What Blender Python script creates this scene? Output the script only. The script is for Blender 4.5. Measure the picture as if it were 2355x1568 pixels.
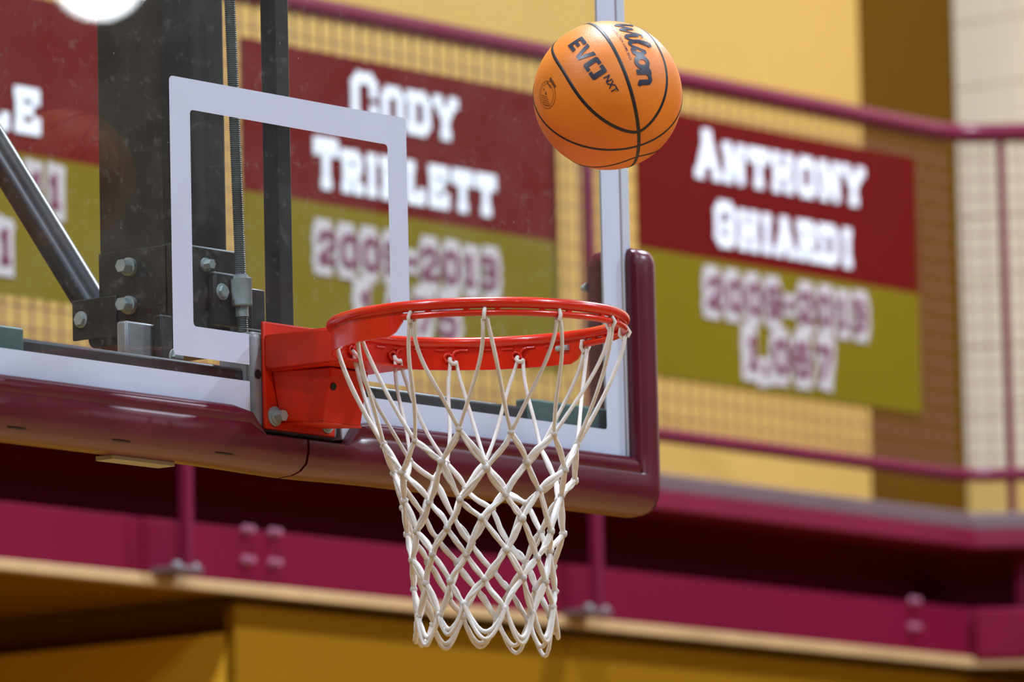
import bpy, bmesh, math, random
from mathutils import Vector, Matrix, Euler

random.seed(7)
scene = bpy.context.scene
for o in list(bpy.data.objects):
    bpy.data.objects.remove(o, do_unlink=True)
COL = scene.collection
rad = math.radians

# ------------------------------------------------------------------ camera
W, H, F = 2355.0, 1568.0, 16941.3
CAM = Vector((-9.2385, -7.7056, 1.4114))
YAW, PITCH, ROLL = 0.9055, 0.1347, -0.0226
cf = Vector((math.sin(YAW) * math.cos(PITCH), math.cos(YAW) * math.cos(PITCH), math.sin(PITCH)))
cr0 = Vector((math.cos(YAW), -math.sin(YAW), 0.0))
cu0 = cr0.cross(cf)
cr = cr0 * math.cos(ROLL) + cu0 * math.sin(ROLL)
cu = -cr0 * math.sin(ROLL) + cu0 * math.cos(ROLL)
cd = bpy.data.cameras.new('camera')
cam = bpy.data.objects.new('camera', cd)
COL.objects.link(cam)
cam.matrix_world = Matrix(((cr.x, cu.x, -cf.x, CAM.x), (cr.y, cu.y, -cf.y, CAM.y), (cr.z, cu.z, -cf.z, CAM.z), (0, 0, 0, 1)))
cd.sensor_fit = 'HORIZONTAL'
cd.sensor_width = 36.0
cd.lens = 36.0 * F / W
cd.clip_end = 200
cd.dof.use_dof = True
cd.dof.focus_distance = 12.0
cd.dof.aperture_fstop = 4.9
scene.camera = cam

def ray(px, py):
    return cf + cr * ((px - W / 2) / F) + cu * ((H / 2 - py) / F)
def on_y(px, py, Y):
    d = ray(px, py); return CAM + d * ((Y - CAM.y) / d.y)
def on_x(px, py, X):
    d = ray(px, py); return CAM + d * ((X - CAM.x) / d.x)
def at_depth(px, py, D):
    return CAM + ray(px, py) * D

# ------------------------------------------------------------------ world, exposure
world = bpy.data.worlds.new('world'); scene.world = world
world.use_nodes = True
world.node_tree.nodes['Background'].inputs[0].default_value = (0.5, 0.5, 0.55, 1)
world.node_tree.nodes['Background'].inputs[1].default_value = 0.02
scene.view_settings.view_transform = 'Standard'
scene.view_settings.look = 'None'
scene.view_settings.gamma = 1
scene.view_settings.use_curve_mapping = False
scene.view_settings.exposure = 0.0
scene.cycles.use_denoising = True
scene.cycles.max_bounces = 6
scene.cycles.diffuse_bounces = 3
scene.cycles.use_adaptive_sampling = True
scene.cycles.adaptive_threshold = 0.02
scene.cycles.transparent_max_bounces = 16
scene.cycles.sample_clamp_indirect = 6.0
scene.cycles.caustics_reflective = False
scene.cycles.caustics_refractive = False

# ceiling lamps of the gym: (x, y) at z = 8.6
LAMP_Z = 8.6
LAMP_W = 200.0
LAMP_COL = (0.76, 0.86, 1.0)
LAMPS = [(x, y) for y in (0.6, -5.5, -12.0, -19.0) for x in (-10.0, -4.3, 1.4, 7.0)]
LAMP_ROW = {0.6: 2.4, -5.5: 1.7, -12.0: 0.7, -19.0: 0.5}  # unseen row nearest the balcony added to brighten the back wall
LAMP_COLUMN = {-10.0: 0.4, -4.3: 0.7, 1.4: 1.25, 7.0: 1.25}

# ------------------------------------------------------------------ mesh helpers
class MB:
    def __init__(s):
        s.v = []; s.f = []
    def add(s, vs, fs):
        b = len(s.v); s.v += [tuple(v) for v in vs]; s.f += [tuple(b + i for i in f) for f in fs]
        return s
    def box(s, lo, hi):
        x0, y0, z0 = lo; x1, y1, z1 = hi
        return s.add([(x0, y0, z0), (x1, y0, z0), (x1, y1, z0), (x0, y1, z0), (x0, y0, z1), (x1, y0, z1), (x1, y1, z1), (x0, y1, z1)],
                     [(0, 3, 2, 1), (4, 5, 6, 7), (0, 1, 5, 4), (1, 2, 6, 5), (2, 3, 7, 6), (3, 0, 4, 7)])
    def obox(s, c, ax, ay, az):
        c = Vector(c); ax = Vector(ax); ay = Vector(ay); az = Vector(az)
        vs = [c + ax * i + ay * j + az * k for k in (-1, 1) for j in (-1, 1) for i in (-1, 1)]
        return s.add(vs, [(0, 2, 3, 1), (4, 5, 7, 6), (0, 1, 5, 4), (1, 3, 7, 5), (3, 2, 6, 7), (2, 0, 4, 6)])
    def tube(s, pts, r, n=8, closed=False, cap=True, flat=1.0):
        pts = [Vector(p) for p in pts]; m = len(pts)
        rs = r if isinstance(r, (list, tuple)) else [r] * m
        rings = []; up = None
        for i in range(m):
            a = pts[(i - 1) % m] if (closed or i > 0) else pts[i]
            b = pts[(i + 1) % m] if (closed or i < m - 1) else pts[i]
            t = (b - a).normalized()
            if up is None:
                up = Vector((0, 0, 1)) if abs(t.z) < 0.9 else Vector((1, 0, 0))
            sd = t.cross(up)
            if sd.length < 1e-6: sd = t.cross(Vector((0, 1, 0.01)))
            sd.normalize(); up = sd.cross(t).normalized()
            rings.append([pts[i] + (sd * math.cos(2 * math.pi * k / n) * flat + up * math.sin(2 * math.pi * k / n)) * rs[i] for k in range(n)])
        vs = [p for R in rings for p in R]; fs = []
        for i in range(m if closed else m - 1):
            j = (i + 1) % m
            for k in range(n):
                l = (k + 1) % n
                fs.append((i * n + k, i * n + l, j * n + l, j * n + k))
        if cap and not closed:
            fs.append(tuple(range(n - 1, -1, -1))); fs.append(tuple((m - 1) * n + k for k in range(n)))
        return s.add(vs, fs)
    def cyl(s, p0, p1, r0, r1=None, n=16):
        return s.tube([p0, p1], [r0, r0 if r1 is None else r1], n)
    def loft(s, rings, closed_ring=True, caps=True):
        n = len(rings[0]); vs = [p for R in rings for p in R]; fs = []
        for i in range(len(rings) - 1):
            for k in range(n if closed_ring else n - 1):
                l = (k + 1) % n
                fs.append((i * n + k, i * n + l, (i + 1) * n + l, (i + 1) * n + k))
        if caps and closed_ring:
            fs.append(tuple(range(n - 1, -1, -1))); fs.append(tuple((len(rings) - 1) * n + k for k in range(n)))
        return s.add(vs, fs)
    def mesh(s, name, smooth=None, fix=True):
        me = bpy.data.meshes.new(name)
        me.from_pydata(s.v, [], s.f)
        if fix:
            bm = bmesh.new(); bm.from_mesh(me)
            bmesh.ops.recalc_face_normals(bm, faces=bm.faces)
            bm.to_mesh(me); bm.free()
        if smooth:
            me.shade_smooth(); me.set_sharp_from_angle(angle=rad(smooth))
        me.update()
        return me
    def build(s, name, mat, parent=None, smooth=None, bevel=None, seg=2):
        return link(name, s.mesh(name, smooth), mat, parent, bevel, seg)

def link(name, me, mat, parent=None, bevel=None, seg=2):
    if mat is not None and not me.materials:
        me.materials.append(mat)
    o = bpy.data.objects.new(name, me); COL.objects.link(o)
    if parent is not None:
        o.parent = parent
        o.matrix_parent_inverse = Matrix.Translation(-parent.location)
    if bevel:
        b = o.modifiers.new('bevel', 'BEVEL'); b.width = bevel; b.segments = seg; b.limit_method = 'ANGLE'; b.angle_limit = rad(40)
        me.shade_smooth(); me.set_sharp_from_angle(angle=rad(50))
    return o
def thing(name, loc, label, cat, group=None):
    o = bpy.data.objects.new(name, None); o.location = loc; o.empty_display_size = 0.1
    COL.objects.link(o); tag(o, label, cat, group)
    bpy.context.view_layer.update()
    return o
def tag(o, label, cat, group=None):
    o['label'] = label; o['category'] = cat
    if group: o['group'] = group
    return o
def struct(o, label=None):
    o['kind'] = 'structure'
    if label: o['label'] = label
    return o

# ------------------------------------------------------------------ materials
def srgb(h):
    h = h.lstrip('#'); c = [int(h[i:i + 2], 16) / 255 for i in (0, 2, 4)]
    return tuple(((x / 12.92) if x <= 0.04045 else ((x + 0.055) / 1.055) ** 2.4) for x in c)
def mat(name, col, rough=0.5, metal=0.0, var=0.08, scale=6.0, bump=0.0, bscale=80.0, spec=0.5, coat=0.0, col2=None):
    m = bpy.data.materials.new(name); m.use_nodes = True
    nt = m.node_tree; b = nt.nodes['Principled BSDF']
    tc = nt.nodes.new('ShaderNodeTexCoord')
    nz = nt.nodes.new('ShaderNodeTexNoise'); nz.inputs['Scale'].default_value = scale; nz.inputs['Detail'].default_value = 5
    nt.links.new(tc.outputs['Object'], nz.inputs['Vector'])
    rp = nt.nodes.new('ShaderNodeValToRGB')
    c2 = col2 if col2 else tuple(c * (1 - var) for c in col)
    rp.color_ramp.elements[0].position = 0.3; rp.color_ramp.elements[1].position = 0.7
    rp.color_ramp.elements[0].color = (*c2, 1); rp.color_ramp.elements[1].color = (*col, 1)
    nt.links.new(nz.outputs['Fac'], rp.inputs['Fac'])
    nt.links.new(rp.outputs['Color'], b.inputs['Base Color'])
    b.inputs['Roughness'].default_value = rough; b.inputs['Metallic'].default_value = metal
    b.inputs['Specular IOR Level'].default_value = spec; b.inputs['Coat Weight'].default_value = coat
    if bump:
        n2 = nt.nodes.new('ShaderNodeTexNoise'); n2.inputs['Scale'].default_value = bscale; n2.inputs['Detail'].default_value = 3
        nt.links.new(tc.outputs['Object'], n2.inputs['Vector'])
        bp = nt.nodes.new('ShaderNodeBump'); bp.inputs['Strength'].default_value = bump; bp.inputs['Distance'].default_value = 0.002
        nt.links.new(n2.outputs['Fac'], bp.inputs['Height']); nt.links.new(bp.outputs['Normal'], b.inputs['Normal'])
    return m
def emit(name, col, s):
    m = bpy.data.materials.new(name); m.use_nodes = True
    b = m.node_tree.nodes['Principled BSDF']
    b.inputs['Base Color'].default_value = (0.8, 0.8, 0.8, 1)
    b.inputs['Emission Color'].default_value = (*col, 1); b.inputs['Emission Strength'].default_value = s
    return m

M = {}
M['white_line'] = mat('white_line_paint', (0.60, 0.66, 0.82), 0.4, var=0.04, scale=12)
M['alu'] = mat('painted_aluminium', (0.58, 0.63, 0.74), 0.4, metal=0.0, var=0.06)
M['dark_alu'] = mat('dark_frame_steel', (0.035, 0.034, 0.042), 0.4, metal=0.3, var=0.3, scale=20)
M['gusset'] = mat('grey_green_plate', (0.085, 0.15, 0.15), 0.45, metal=0.2, var=0.2)
M['cast'] = mat('grey_casting', (0.33, 0.33, 0.35), 0.45, metal=0.3, var=0.35, scale=25)
M['black_steel'] = mat('black_painted_steel', (0.012, 0.011, 0.010), 0.5, var=0.4, scale=14)
M['tube_steel'] = mat('dark_blue_steel_tube', (0.020, 0.022, 0.028), 0.32, metal=0.4, var=0.3, scale=14)
M['zinc'] = mat('zinc_hardware', (0.42, 0.49, 0.50), 0.35, metal=0.25, var=0.25, scale=60)
M['thread'] = mat('threaded_rod_steel', (0.10, 0.125, 0.125), 0.4, metal=0.2, var=0.2, scale=60)
M['red'] = mat('glossy_orange_red_enamel', (0.70, 0.020, 0.002), 0.24, var=0.18, scale=18, coat=0.2, col2=(0.56, 0.016, 0.002))
M['red_plate'] = mat('worn_orange_red_enamel', (0.70, 0.026, 0.004), 0.4, var=0.2, scale=22, bump=0.08, spec=0.35, col2=(0.52, 0.022, 0.006))
M['pad'] = mat('maroon_moulded_padding', (0.115, 0.0085, 0.024), 0.28, var=0.22, scale=9, bump=0.05, bscale=240)
M['strip'] = mat('dull_metal_strip', (0.40, 0.36, 0.28), 0.45, metal=0.1)
M['slot'] = mat('dark_slot', (0.006, 0.004, 0.004), 0.7)
M['cord'] = mat('white_nylon_cord', (0.80, 0.77, 0.74), 0.75, var=0.12, scale=30, bump=0.6, bscale=900, col2=(0.68, 0.60, 0.52))
M['maroon'] = mat('maroon_painted_steel', (0.17, 0.009, 0.032), 0.5, spec=0.2, var=0.15, scale=3)
M['maroon_web'] = mat('maroon_beam_paint', (0.145, 0.0040, 0.023), 0.6, spec=0.08, var=0.12, scale=2)
M['rail'] = mat('maroon_rail_paint', (0.15, 0.009, 0.036), 0.3, spec=0.3, var=0.12, scale=4)
M['deck_edge'] = mat('dusty_deck_edge', (0.14, 0.085, 0.095), 0.5, var=0.2, scale=5)
M['wood'] = mat('pale_wood_trim', (0.52, 0.33, 0.15), 0.5, var=0.25, scale=5)
M['mesh'] = mat('mesh_wire', (0.24, 0.09, 0.08), 0.5)
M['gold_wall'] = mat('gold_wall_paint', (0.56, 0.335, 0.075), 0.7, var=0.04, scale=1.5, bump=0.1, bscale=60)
M['return_lit'] = mat('lit_mustard_wall', (0.80, 0.43, 0.03), 0.7, var=0.05, scale=1.5, spec=0.05)  # mustard brightened in colour so the shaded return wall looks lit
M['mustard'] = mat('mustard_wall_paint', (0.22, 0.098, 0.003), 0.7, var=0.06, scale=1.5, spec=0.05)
M['brown_wall'] = mat('brown_gold_wall', (0.12, 0.052, 0.0015), 0.7, spec=0.1, var=0.06, scale=1.5)  # darker brown-gold tone for the narrow corner strip
M['cream_block'] = mat('cream_block_paint', (0.92, 0.80, 0.60), 0.6, var=0.04, scale=3, bump=0.2, bscale=120)
M['gold_block'] = mat('gold_block_paint', (0.82, 0.55, 0.16), 0.6, var=0.04, scale=3, bump=0.2, bscale=120)
M['mortar'] = mat('mortar', (0.74, 0.65, 0.50), 0.8)
M['soffit'] = mat('dark_soffit_boards', (0.030, 0.014, 0.002), 0.8, spec=0.1)
M['floor'] = mat('maple_floor', (0.46, 0.27, 0.10), 0.35, var=0.2, scale=2)
M['ceiling'] = mat('ceiling_paint', (0.16, 0.16, 0.17), 0.8)
M['far_wall'] = mat('pale_wall', (0.14, 0.12, 0.10), 0.8)
M['banner_red'] = mat('banner_dark_red_vinyl', (0.105, 0.0003, 0.0010), 0.5, spec=0.10, var=0.1, scale=2)
M['banner_gold'] = mat('banner_gold_vinyl', (0.150, 0.108, 0.002), 0.5, spec=0.12, var=0.08, scale=2)
M['letter_white'] = mat('banner_white_print', (0.78, 0.80, 0.88), 0.5)
M['digit_edge'] = mat('banner_digit_outline', (0.46, 0.41, 0.42), 0.5)
M['digit'] = mat('banner_digit_maroon', (0.13, 0.004, 0.045), 0.5)
M['print'] = mat('ball_dark_print', (0.022, 0.020, 0.040), 0.38)
M['print_brown'] = mat('ball_brown_print', (0.16, 0.04, 0.005), 0.5)
M['seam'] = mat('ball_black_seam', (0.012, 0.008, 0.008), 0.5)
M['lamp_body'] = mat('lamp_housing', (0.25, 0.25, 0.26), 0.4, metal=0.5)
M['lamp_lens'] = emit('lamp_lens', LAMP_COL, 12.0)
M['spot_lens'] = emit('wall_lamp_lens', (0.9, 0.95, 1.0), 60.0)

def ball_material():
    m = bpy.data.materials.new('pebbled_orange_leather'); m.use_nodes = True
    nt = m.node_tree; b = nt.nodes['Principled BSDF']
    tc = nt.nodes.new('ShaderNodeTexCoord')
    vo = nt.nodes.new('ShaderNodeTexVoronoi'); vo.inputs['Scale'].default_value = 620
    nz = nt.nodes.new('ShaderNodeTexNoise'); nz.inputs['Scale'].default_value = 20
    nt.links.new(tc.outputs['Object'], vo.inputs['Vector']); nt.links.new(tc.outputs['Object'], nz.inputs['Vector'])
    rp = nt.nodes.new('ShaderNodeValToRGB')
    rp.color_ramp.elements[0].color = (0.74, 0.185, 0.012, 1); rp.color_ramp.elements[1].color = (0.84, 0.235, 0.018, 1)
    nt.links.new(nz.outputs['Fac'], rp.inputs['Fac']); nt.links.new(rp.outputs['Color'], b.inputs['Base Color'])
    bp = nt.nodes.new('ShaderNodeBump'); bp.inputs['Strength'].default_value = 0.35; bp.inputs['Distance'].default_value = 0.0006; bp.invert = True
    nt.links.new(vo.outputs['Distance'], bp.inputs['Height']); nt.links.new(bp.outputs['Normal'], b.inputs['Normal'])
    b.inputs['Roughness'].default_value = 0.46
    return m
M['ball'] = ball_material()

def glass_material():
    m = bpy.data.materials.new('dusty_tempered_glass'); m.use_nodes = True
    nt = m.node_tree; nt.nodes.clear()
    out = nt.nodes.new('ShaderNodeOutputMaterial')
    tr = nt.nodes.new('ShaderNodeBsdfTransparent'); tr.inputs['Color'].default_value = (0.955, 0.975, 0.965, 1)
    gl = nt.nodes.new('ShaderNodeBsdfGlossy'); gl.inputs['Roughness'].default_value = 0.01
    lw = nt.nodes.new('ShaderNodeLayerWeight'); lw.inputs['Blend'].default_value = 0.5
    pw = nt.nodes.new('ShaderNodeMath'); pw.operation = 'POWER'; pw.inputs[1].default_value = 5.0
    nt.links.new(lw.outputs['Facing'], pw.inputs[0])
    fr = nt.nodes.new('ShaderNodeMath'); fr.operation = 'MULTIPLY_ADD'; fr.inputs[1].default_value = 0.96; fr.inputs[2].default_value = 0.02
    nt.links.new(pw.outputs[0], fr.inputs[0])
    df = nt.nodes.new('ShaderNodeBsdfDiffuse'); df.inputs['Color'].default_value = (0.80, 0.78, 0.78, 1)
    mx = nt.nodes.new('ShaderNodeMixShader'); m2 = nt.nodes.new('ShaderNodeMixShader')
    tc = nt.nodes.new('ShaderNodeTexCoord')
    def noise(sc, det, lo, hi, a, b_):
        n = nt.nodes.new('ShaderNodeTexNoise'); n.inputs['Scale'].default_value = sc; n.inputs['Detail'].default_value = det
        n.inputs['Roughness'].default_value = 0.65
        nt.links.new(tc.outputs['Object'], n.inputs['Vector'])
        mr = nt.nodes.new('ShaderNodeMapRange'); mr.inputs['From Min'].default_value = lo; mr.inputs['From Max'].default_value = hi
        mr.inputs['To Min'].default_value = a; mr.inputs['To Max'].default_value = b_
        nt.links.new(n.outputs['Fac'], mr.inputs['Value']); return mr.outputs['Result']
    base = noise(9, 8, 0.40, 0.75, 0.006, 0.026)
    smear = noise(38, 6, 0.58, 0.78, 0.0, 0.095)
    vo = nt.nodes.new('ShaderNodeTexVoronoi'); vo.inputs['Scale'].default_value = 26
    nt.links.new(tc.outputs['Object'], vo.inputs['Vector'])
    sp = nt.nodes.new('ShaderNodeMapRange'); sp.inputs['From Min'].default_value = 0.0; sp.inputs['From Max'].default_value = 0.055
    sp.inputs['To Min'].default_value = 0.35; sp.inputs['To Max'].default_value = 0.0
    nt.links.new(vo.outputs['Distance'], sp.inputs['Value'])
    gate = noise(6, 2, 0.52, 0.56, 0.0, 1.0)
    mu = nt.nodes.new('ShaderNodeMath'); mu.operation = 'MULTIPLY'
    nt.links.new(sp.outputs['Result'], mu.inputs[0]); nt.links.new(gate, mu.inputs[1])
    a1 = nt.nodes.new('ShaderNodeMath'); nt.links.new(base, a1.inputs[0]); nt.links.new(smear, a1.inputs[1])
    a2 = nt.nodes.new('ShaderNodeMath'); nt.links.new(a1.outputs[0], a2.inputs[0]); nt.links.new(mu.outputs[0], a2.inputs[1])
    nt.links.new(fr.outputs[0], mx.inputs['Fac'])
    nt.links.new(tr.outputs[0], mx.inputs[1]); nt.links.new(gl.outputs[0], mx.inputs[2])
    nt.links.new(a2.outputs[0], m2.inputs['Fac']); nt.links.new(mx.outputs[0], m2.inputs[1]); nt.links.new(df.outputs[0], m2.inputs[2])
    nt.links.new(m2.outputs[0], out.inputs['Surface'])
    return m
M['glass'] = glass_material()

# ------------------------------------------------------------------ setting
RY = 3.60            # railing plane
WY = 4.80            # wall behind the balcony
SX = on_y(2270, 560, WY).x      # side wall plane
AX = on_y(1988, 560, WY).x      # right end of the gold wall
struct(MB().box((-16, -30, -0.1), (SX + 1.5, 3.9, 0)).build('floor', M['floor']))
struct(MB().box((-16, -30, 9.0), (SX + 1.5, 6.5, 9.1)).build('ceiling', M['ceiling']))
struct(MB().box((-16.1, -30, 0), (-16, 6.5, 9)).build('wall_left', M['far_wall']))
struct(MB().box((-16, -30.1, 0), (SX + 1.5, -30, 9)).build('wall_rear', M['far_wall']))
Z_WOOD0 = 3.181
struct(MB().box((-16, WY, 3.55), (AX, WY + 0.15, 9)).build('wall_back', M['gold_wall']), 'gold painted wall behind the balcony railing')
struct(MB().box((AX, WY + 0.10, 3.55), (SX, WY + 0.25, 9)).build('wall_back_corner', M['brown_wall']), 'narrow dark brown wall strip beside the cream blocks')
wr = struct(MB().box((SX, 1.6, 3.0), (SX + 0.2, WY + 0.25, 9)).build('wall_right', M['mortar']), 'cream painted concrete block side wall')
struct(MB().box((SX, -30, 0), (SX + 0.2, 1.6, 9)).build('wall_right_court', M['far_wall']), 'dark side wall of the court')
# concrete blocks on the stretch of side wall the photo shows
bl, bh, gap = 0.397, 0.200, 0.006
bme = {}
for key in ('cream_block', 'gold_block'):
    for half in (1, 2):
        b = MB().box((-0.005, -bl / 2 / half + gap / 2, -bh / 2 + gap / 2), (0.03, bl / 2 / half - gap / 2, bh / 2 - gap / 2))
        me = b.mesh('concrete_block'); me.materials.append(M[key]); bme[key, half] = me
z_first = on_x(2280, 195, SX).z
for i in range(-7, 6):
    zc = z_first + (i + 0.5) * bh
    key = 'gold_block' if zc < on_x(2310, 1075, SX).z else 'cream_block'
    for k in range(8):
        y1 = WY + 0.098 - k * bl + (bl / 2 if i % 2 else 0.0)
        half = 2 if (i % 2 and k == 0) else 1
        yc = (y1 - bl / 2) if half == 1 else y1 - bl * 0.75
        o = bpy.data.objects.new('concrete_block', bme[key, half]); COL.objects.link(o)
        o.parent = wr; o.location = (SX, yc, zc)
# lower wall under the balcony
CX = on_y(540, 1450, RY + 0.03).x
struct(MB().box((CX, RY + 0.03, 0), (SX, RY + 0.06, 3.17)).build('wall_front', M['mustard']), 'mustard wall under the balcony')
struct(MB().box((CX, RY + 0.06, 0), (CX + 0.2, 6.0, 3.098)).build('wall_front_return', M['return_lit']), 'mustard return wall of the recess under the balcony')
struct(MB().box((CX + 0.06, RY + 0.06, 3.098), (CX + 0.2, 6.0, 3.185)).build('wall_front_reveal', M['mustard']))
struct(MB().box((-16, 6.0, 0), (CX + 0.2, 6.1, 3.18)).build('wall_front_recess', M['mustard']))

# ------------------------------------------------------------------ balcony
# path of the outer edge in plan; the last stretches turn along the side wall
CH = Vector((7.14, RY))
CD = Vector((0.62, -0.785)).normalized()
L1 = 1.6
PATH = [Vector((-6.0, RY)), CH, CH + CD * L1, CH + CD * L1 + Vector((0, -14))]
def offset_path(d):
    """path moved outward (towards the court) by d"""
    res = []
    for i, p in enumerate(PATH):
        ns = []
        if i > 0:
            t = (PATH[i] - PATH[i - 1]).normalized(); ns.append(Vector((t.y, -t.x)))
        if i < len(PATH) - 1:
            t = (PATH[i + 1] - PATH[i]).normalized(); ns.append(Vector((t.y, -t.x)))
        n = ns[0] if len(ns) == 1 else (ns[0] + ns[1]).normalized()
        k = 1.0 / max(0.3, n.dot(ns[0]))
        res.append(p + n * (d * k))
    return res
def sweep(d0, d1, z0, z1):
    a, b = offset_path(d0), offset_path(d1)
    return MB().loft([[(a[i].x, a[i].y, z0), (b[i].x, b[i].y, z0), (b[i].x, b[i].y, z1), (a[i].x, a[i].y, z1)] for i in range(len(PATH))])
bal = thing('balcony', (5.0, RY, 3.2), 'maroon steel balcony edge beam with pale wood strip running behind the hoop', 'balcony')
sweep(-0.02, 0.045, 3.553, 3.600).build('deck_edge', M['deck_edge'], bal, bevel=0.006)
sweep(-0.24, 0.060, 3.503, 3.553).build('top_flange', M['maroon'], bal, bevel=0.004)
sweep(-0.24, -0.20, 3.345, 3.503).build('recessed_web', M['maroon_web'], bal)
sweep(-0.24, 0.0, 3.212, 3.345).build('lower_plate', M['maroon_web'], bal, bevel=0.003)
low_plate = [o for o in bal.children if o.name.startswith('lower_plate')][0] if bal.children else None
sweep(-0.02, 0.012, 3.184, 3.212).build('wood_strip', M['wood'], bal, bevel=0.003)
# deck slab and soffit
e = offset_path(-0.02)
poly = [(e[0].x, e[0].y), (e[1].x, e[1].y), (e[2].x, e[2].y), (e[3].x, e[3].y), (SX - 0.01, e[3].y), (SX - 0.01, WY - 0.005), (e[0].x, WY - 0.005)]
MB().loft([[(x, y, 3.553) for x, y in poly], [(x, y, 3.596) for x, y in poly]]).build('deck_slab', M['deck_edge'], bal)
e = offset_path(-0.021)
poly = [(e[0].x, e[0].y), (e[1].x, e[1].y), (e[2].x, e[2].y), (e[3].x, e[3].y), (SX - 0.01, e[3].y), (SX - 0.01, 5.99), (e[0].x, 5.99)]
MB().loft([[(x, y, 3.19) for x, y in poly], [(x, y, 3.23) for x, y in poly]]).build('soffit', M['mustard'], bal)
# splice plates and bolts on the lower plate
x0, x1 = on_y(296, 1250, RY).x, on_y(424, 1250, RY).x
MB().box((x0, RY - 0.007, 3.214), (x1, RY + 0.0, 3.340)).build('splice_plate', M['maroon_web'], bal, bevel=0.004)
def bolt(p, axis, r, h, m, parent, name='bolt', n=6):
    p = Vector(p); axis = Vector(axis).normalized()
    mb = MB(); mb.cyl(p, p + axis * h * 0.3, r * 1.35, n=14); mb.cyl(p + axis * h * 0.3, p + axis * h, r, n=n)
    return mb.build(name, m, parent, smooth=30)
M['bolt_maroon'] = mat('bolt_maroon', (0.36, 0.13, 0.20), 0.35)
for px in (563, 625):
    for py in (1218, 1288):
        q = on_y(px, py + (px - 563) * 0.1, RY - 0.001); bolt((q.x, RY, q.z), (0, -1, 0), 0.009, 0.028, M['bolt_maroon'], bal)
for py in (1382, 1442):
    q = on_y(2095, py, RY); bolt((q.x, RY, q.z), (0, -1, 0), 0.009, 0.028, M['bolt_maroon'], bal)
# gusset plate on the angled stretch
c0 = Vector((CH.x, CH.y, 0)) + Vector((CD.x, CD.y, 0)) * 0.09 + Vector((-0.785, -0.62, 0)) * 0.012
MB().obox((c0.x, c0.y, 3.272), Vector((CD.x, CD.y, 0)) * 0.075, Vector((-0.785, -0.62, 0)) * 0.012, (0, 0, 0.070)).build('gusset_plate', M['maroon_web'], bal, bevel=0.01)

# ------------------------------------------------------------------ railing
ZT, ZB = 4.647, 3.707
rl = thing('balcony_railing', (5.0, RY, 3.6), 'maroon pipe railing with wire mesh infill on the balcony edge', 'railing')
def path3(z, d=0.0):
    return [(p.x, p.y, z) for p in offset_path(d)]
def soft(pts, r=0.10, n=6):
    pts = [Vector(p) for p in pts]; out = [pts[0]]
    for i in range(1, len(pts) - 1):
        a = pts[i] + (pts[i - 1] - pts[i]).normalized() * r; b = pts[i] + (pts[i + 1] - pts[i]).normalized() * r
        for k in range(n + 1):
            t = k / n; out.append(a * (1 - t) ** 2 + pts[i] * 2 * t * (1 - t) + b * t ** 2)
    out.append(pts[-1]); return out
MB().tube(soft(path3(ZT)), 0.0245, 16).build('top_rail', M['rail'], rl, smooth=40)
MB().tube(soft(path3(ZB)), 0.019, 16).build('bottom_rail', M['rail'], rl, smooth=40)
POSTX = [on_y(1371, 1250, RY - 0.077).x - 1.579 * k for k in (0, 1, 2, 3)]
def post(x, y, name='post'):
    p = MB().box((x - 0.018, y - 0.062, 3.214), (x + 0.018, y - 0.026, 3.62)).build(name, M['rail'], rl, bevel=0.003)
    return p
for x in POSTX:
    mb = MB().box((x - 0.013, RY - 0.090, 3.222), (x + 0.013, RY - 0.064, ZT - 0.01)).build('post', M['rail'], rl, bevel=0.003)
    MB().box((x - 0.050, RY - 0.095, 3.210), (x + 0.040, RY - 0.001, 3.226)).build('post_foot', M['deck_edge'], mb, bevel=0.004)
    for dx_ in (-0.035, 0.03):
        MB().cyl((x + dx_, RY - 0.075, 3.226), (x + dx_, RY - 0.075, 3.236), 0.010, n=8).build('foot_bolt', M['zinc'], mb)
q = at_depth(2313, 700, (Vector((CH.x, CH.y, 4.2)) - CAM).dot(cf))
MB().box((q.x - 0.009, q.y - 0.009, 3.59), (q.x + 0.009, q.y + 0.009, ZT - 0.01)).build('post', M['rail'], rl, bevel=0.003)
q = at_depth(2352, 1250, (Vector((CH.x, CH.y, 4.2)) - CAM).dot(cf) - 0.03)
MB().box((q.x - 0.018, q.y - 0.018, 3.20), (q.x + 0.018, q.y + 0.018, 3.50)).build('post', M['rail'], rl, bevel=0.003)
mb = MB(); st = 0.0508; wr_ = 0.0013
x = 1.5
while x < CH.x - 0.02:
    mb.box((x - wr_, RY + 0.004, ZB), (x + wr_, RY + 0.010, ZT)); x += st
z = ZB + st
while z < ZT - 0.02:
    mb.box((1.5, RY + 0.010, z - wr_), (CH.x, RY + 0.016, z + wr_)); 
    a = CH; b2 = CH + CD * L1
    mb.obox(((a.x + b2.x) / 2, (a.y + b2.y) / 2, z), Vector((CD.x, CD.y, 0)) * L1 / 2, Vector((CD.y, -CD.x, 0)) * 0.003, (0, 0, wr_)); z += st
d = 0.03
while d < L1:
    a = CH + CD * d
    mb.obox((a.x, a.y, (ZT + ZB) / 2), Vector((CD.x, CD.y, 0)) * wr_, Vector((CD.y, -CD.x, 0)) * 0.003, (0, 0, (ZT - ZB) / 2)); d += st
o = mb.build('wire_mesh', M['mesh'], rl); o['kind'] = 'stuff'

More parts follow.
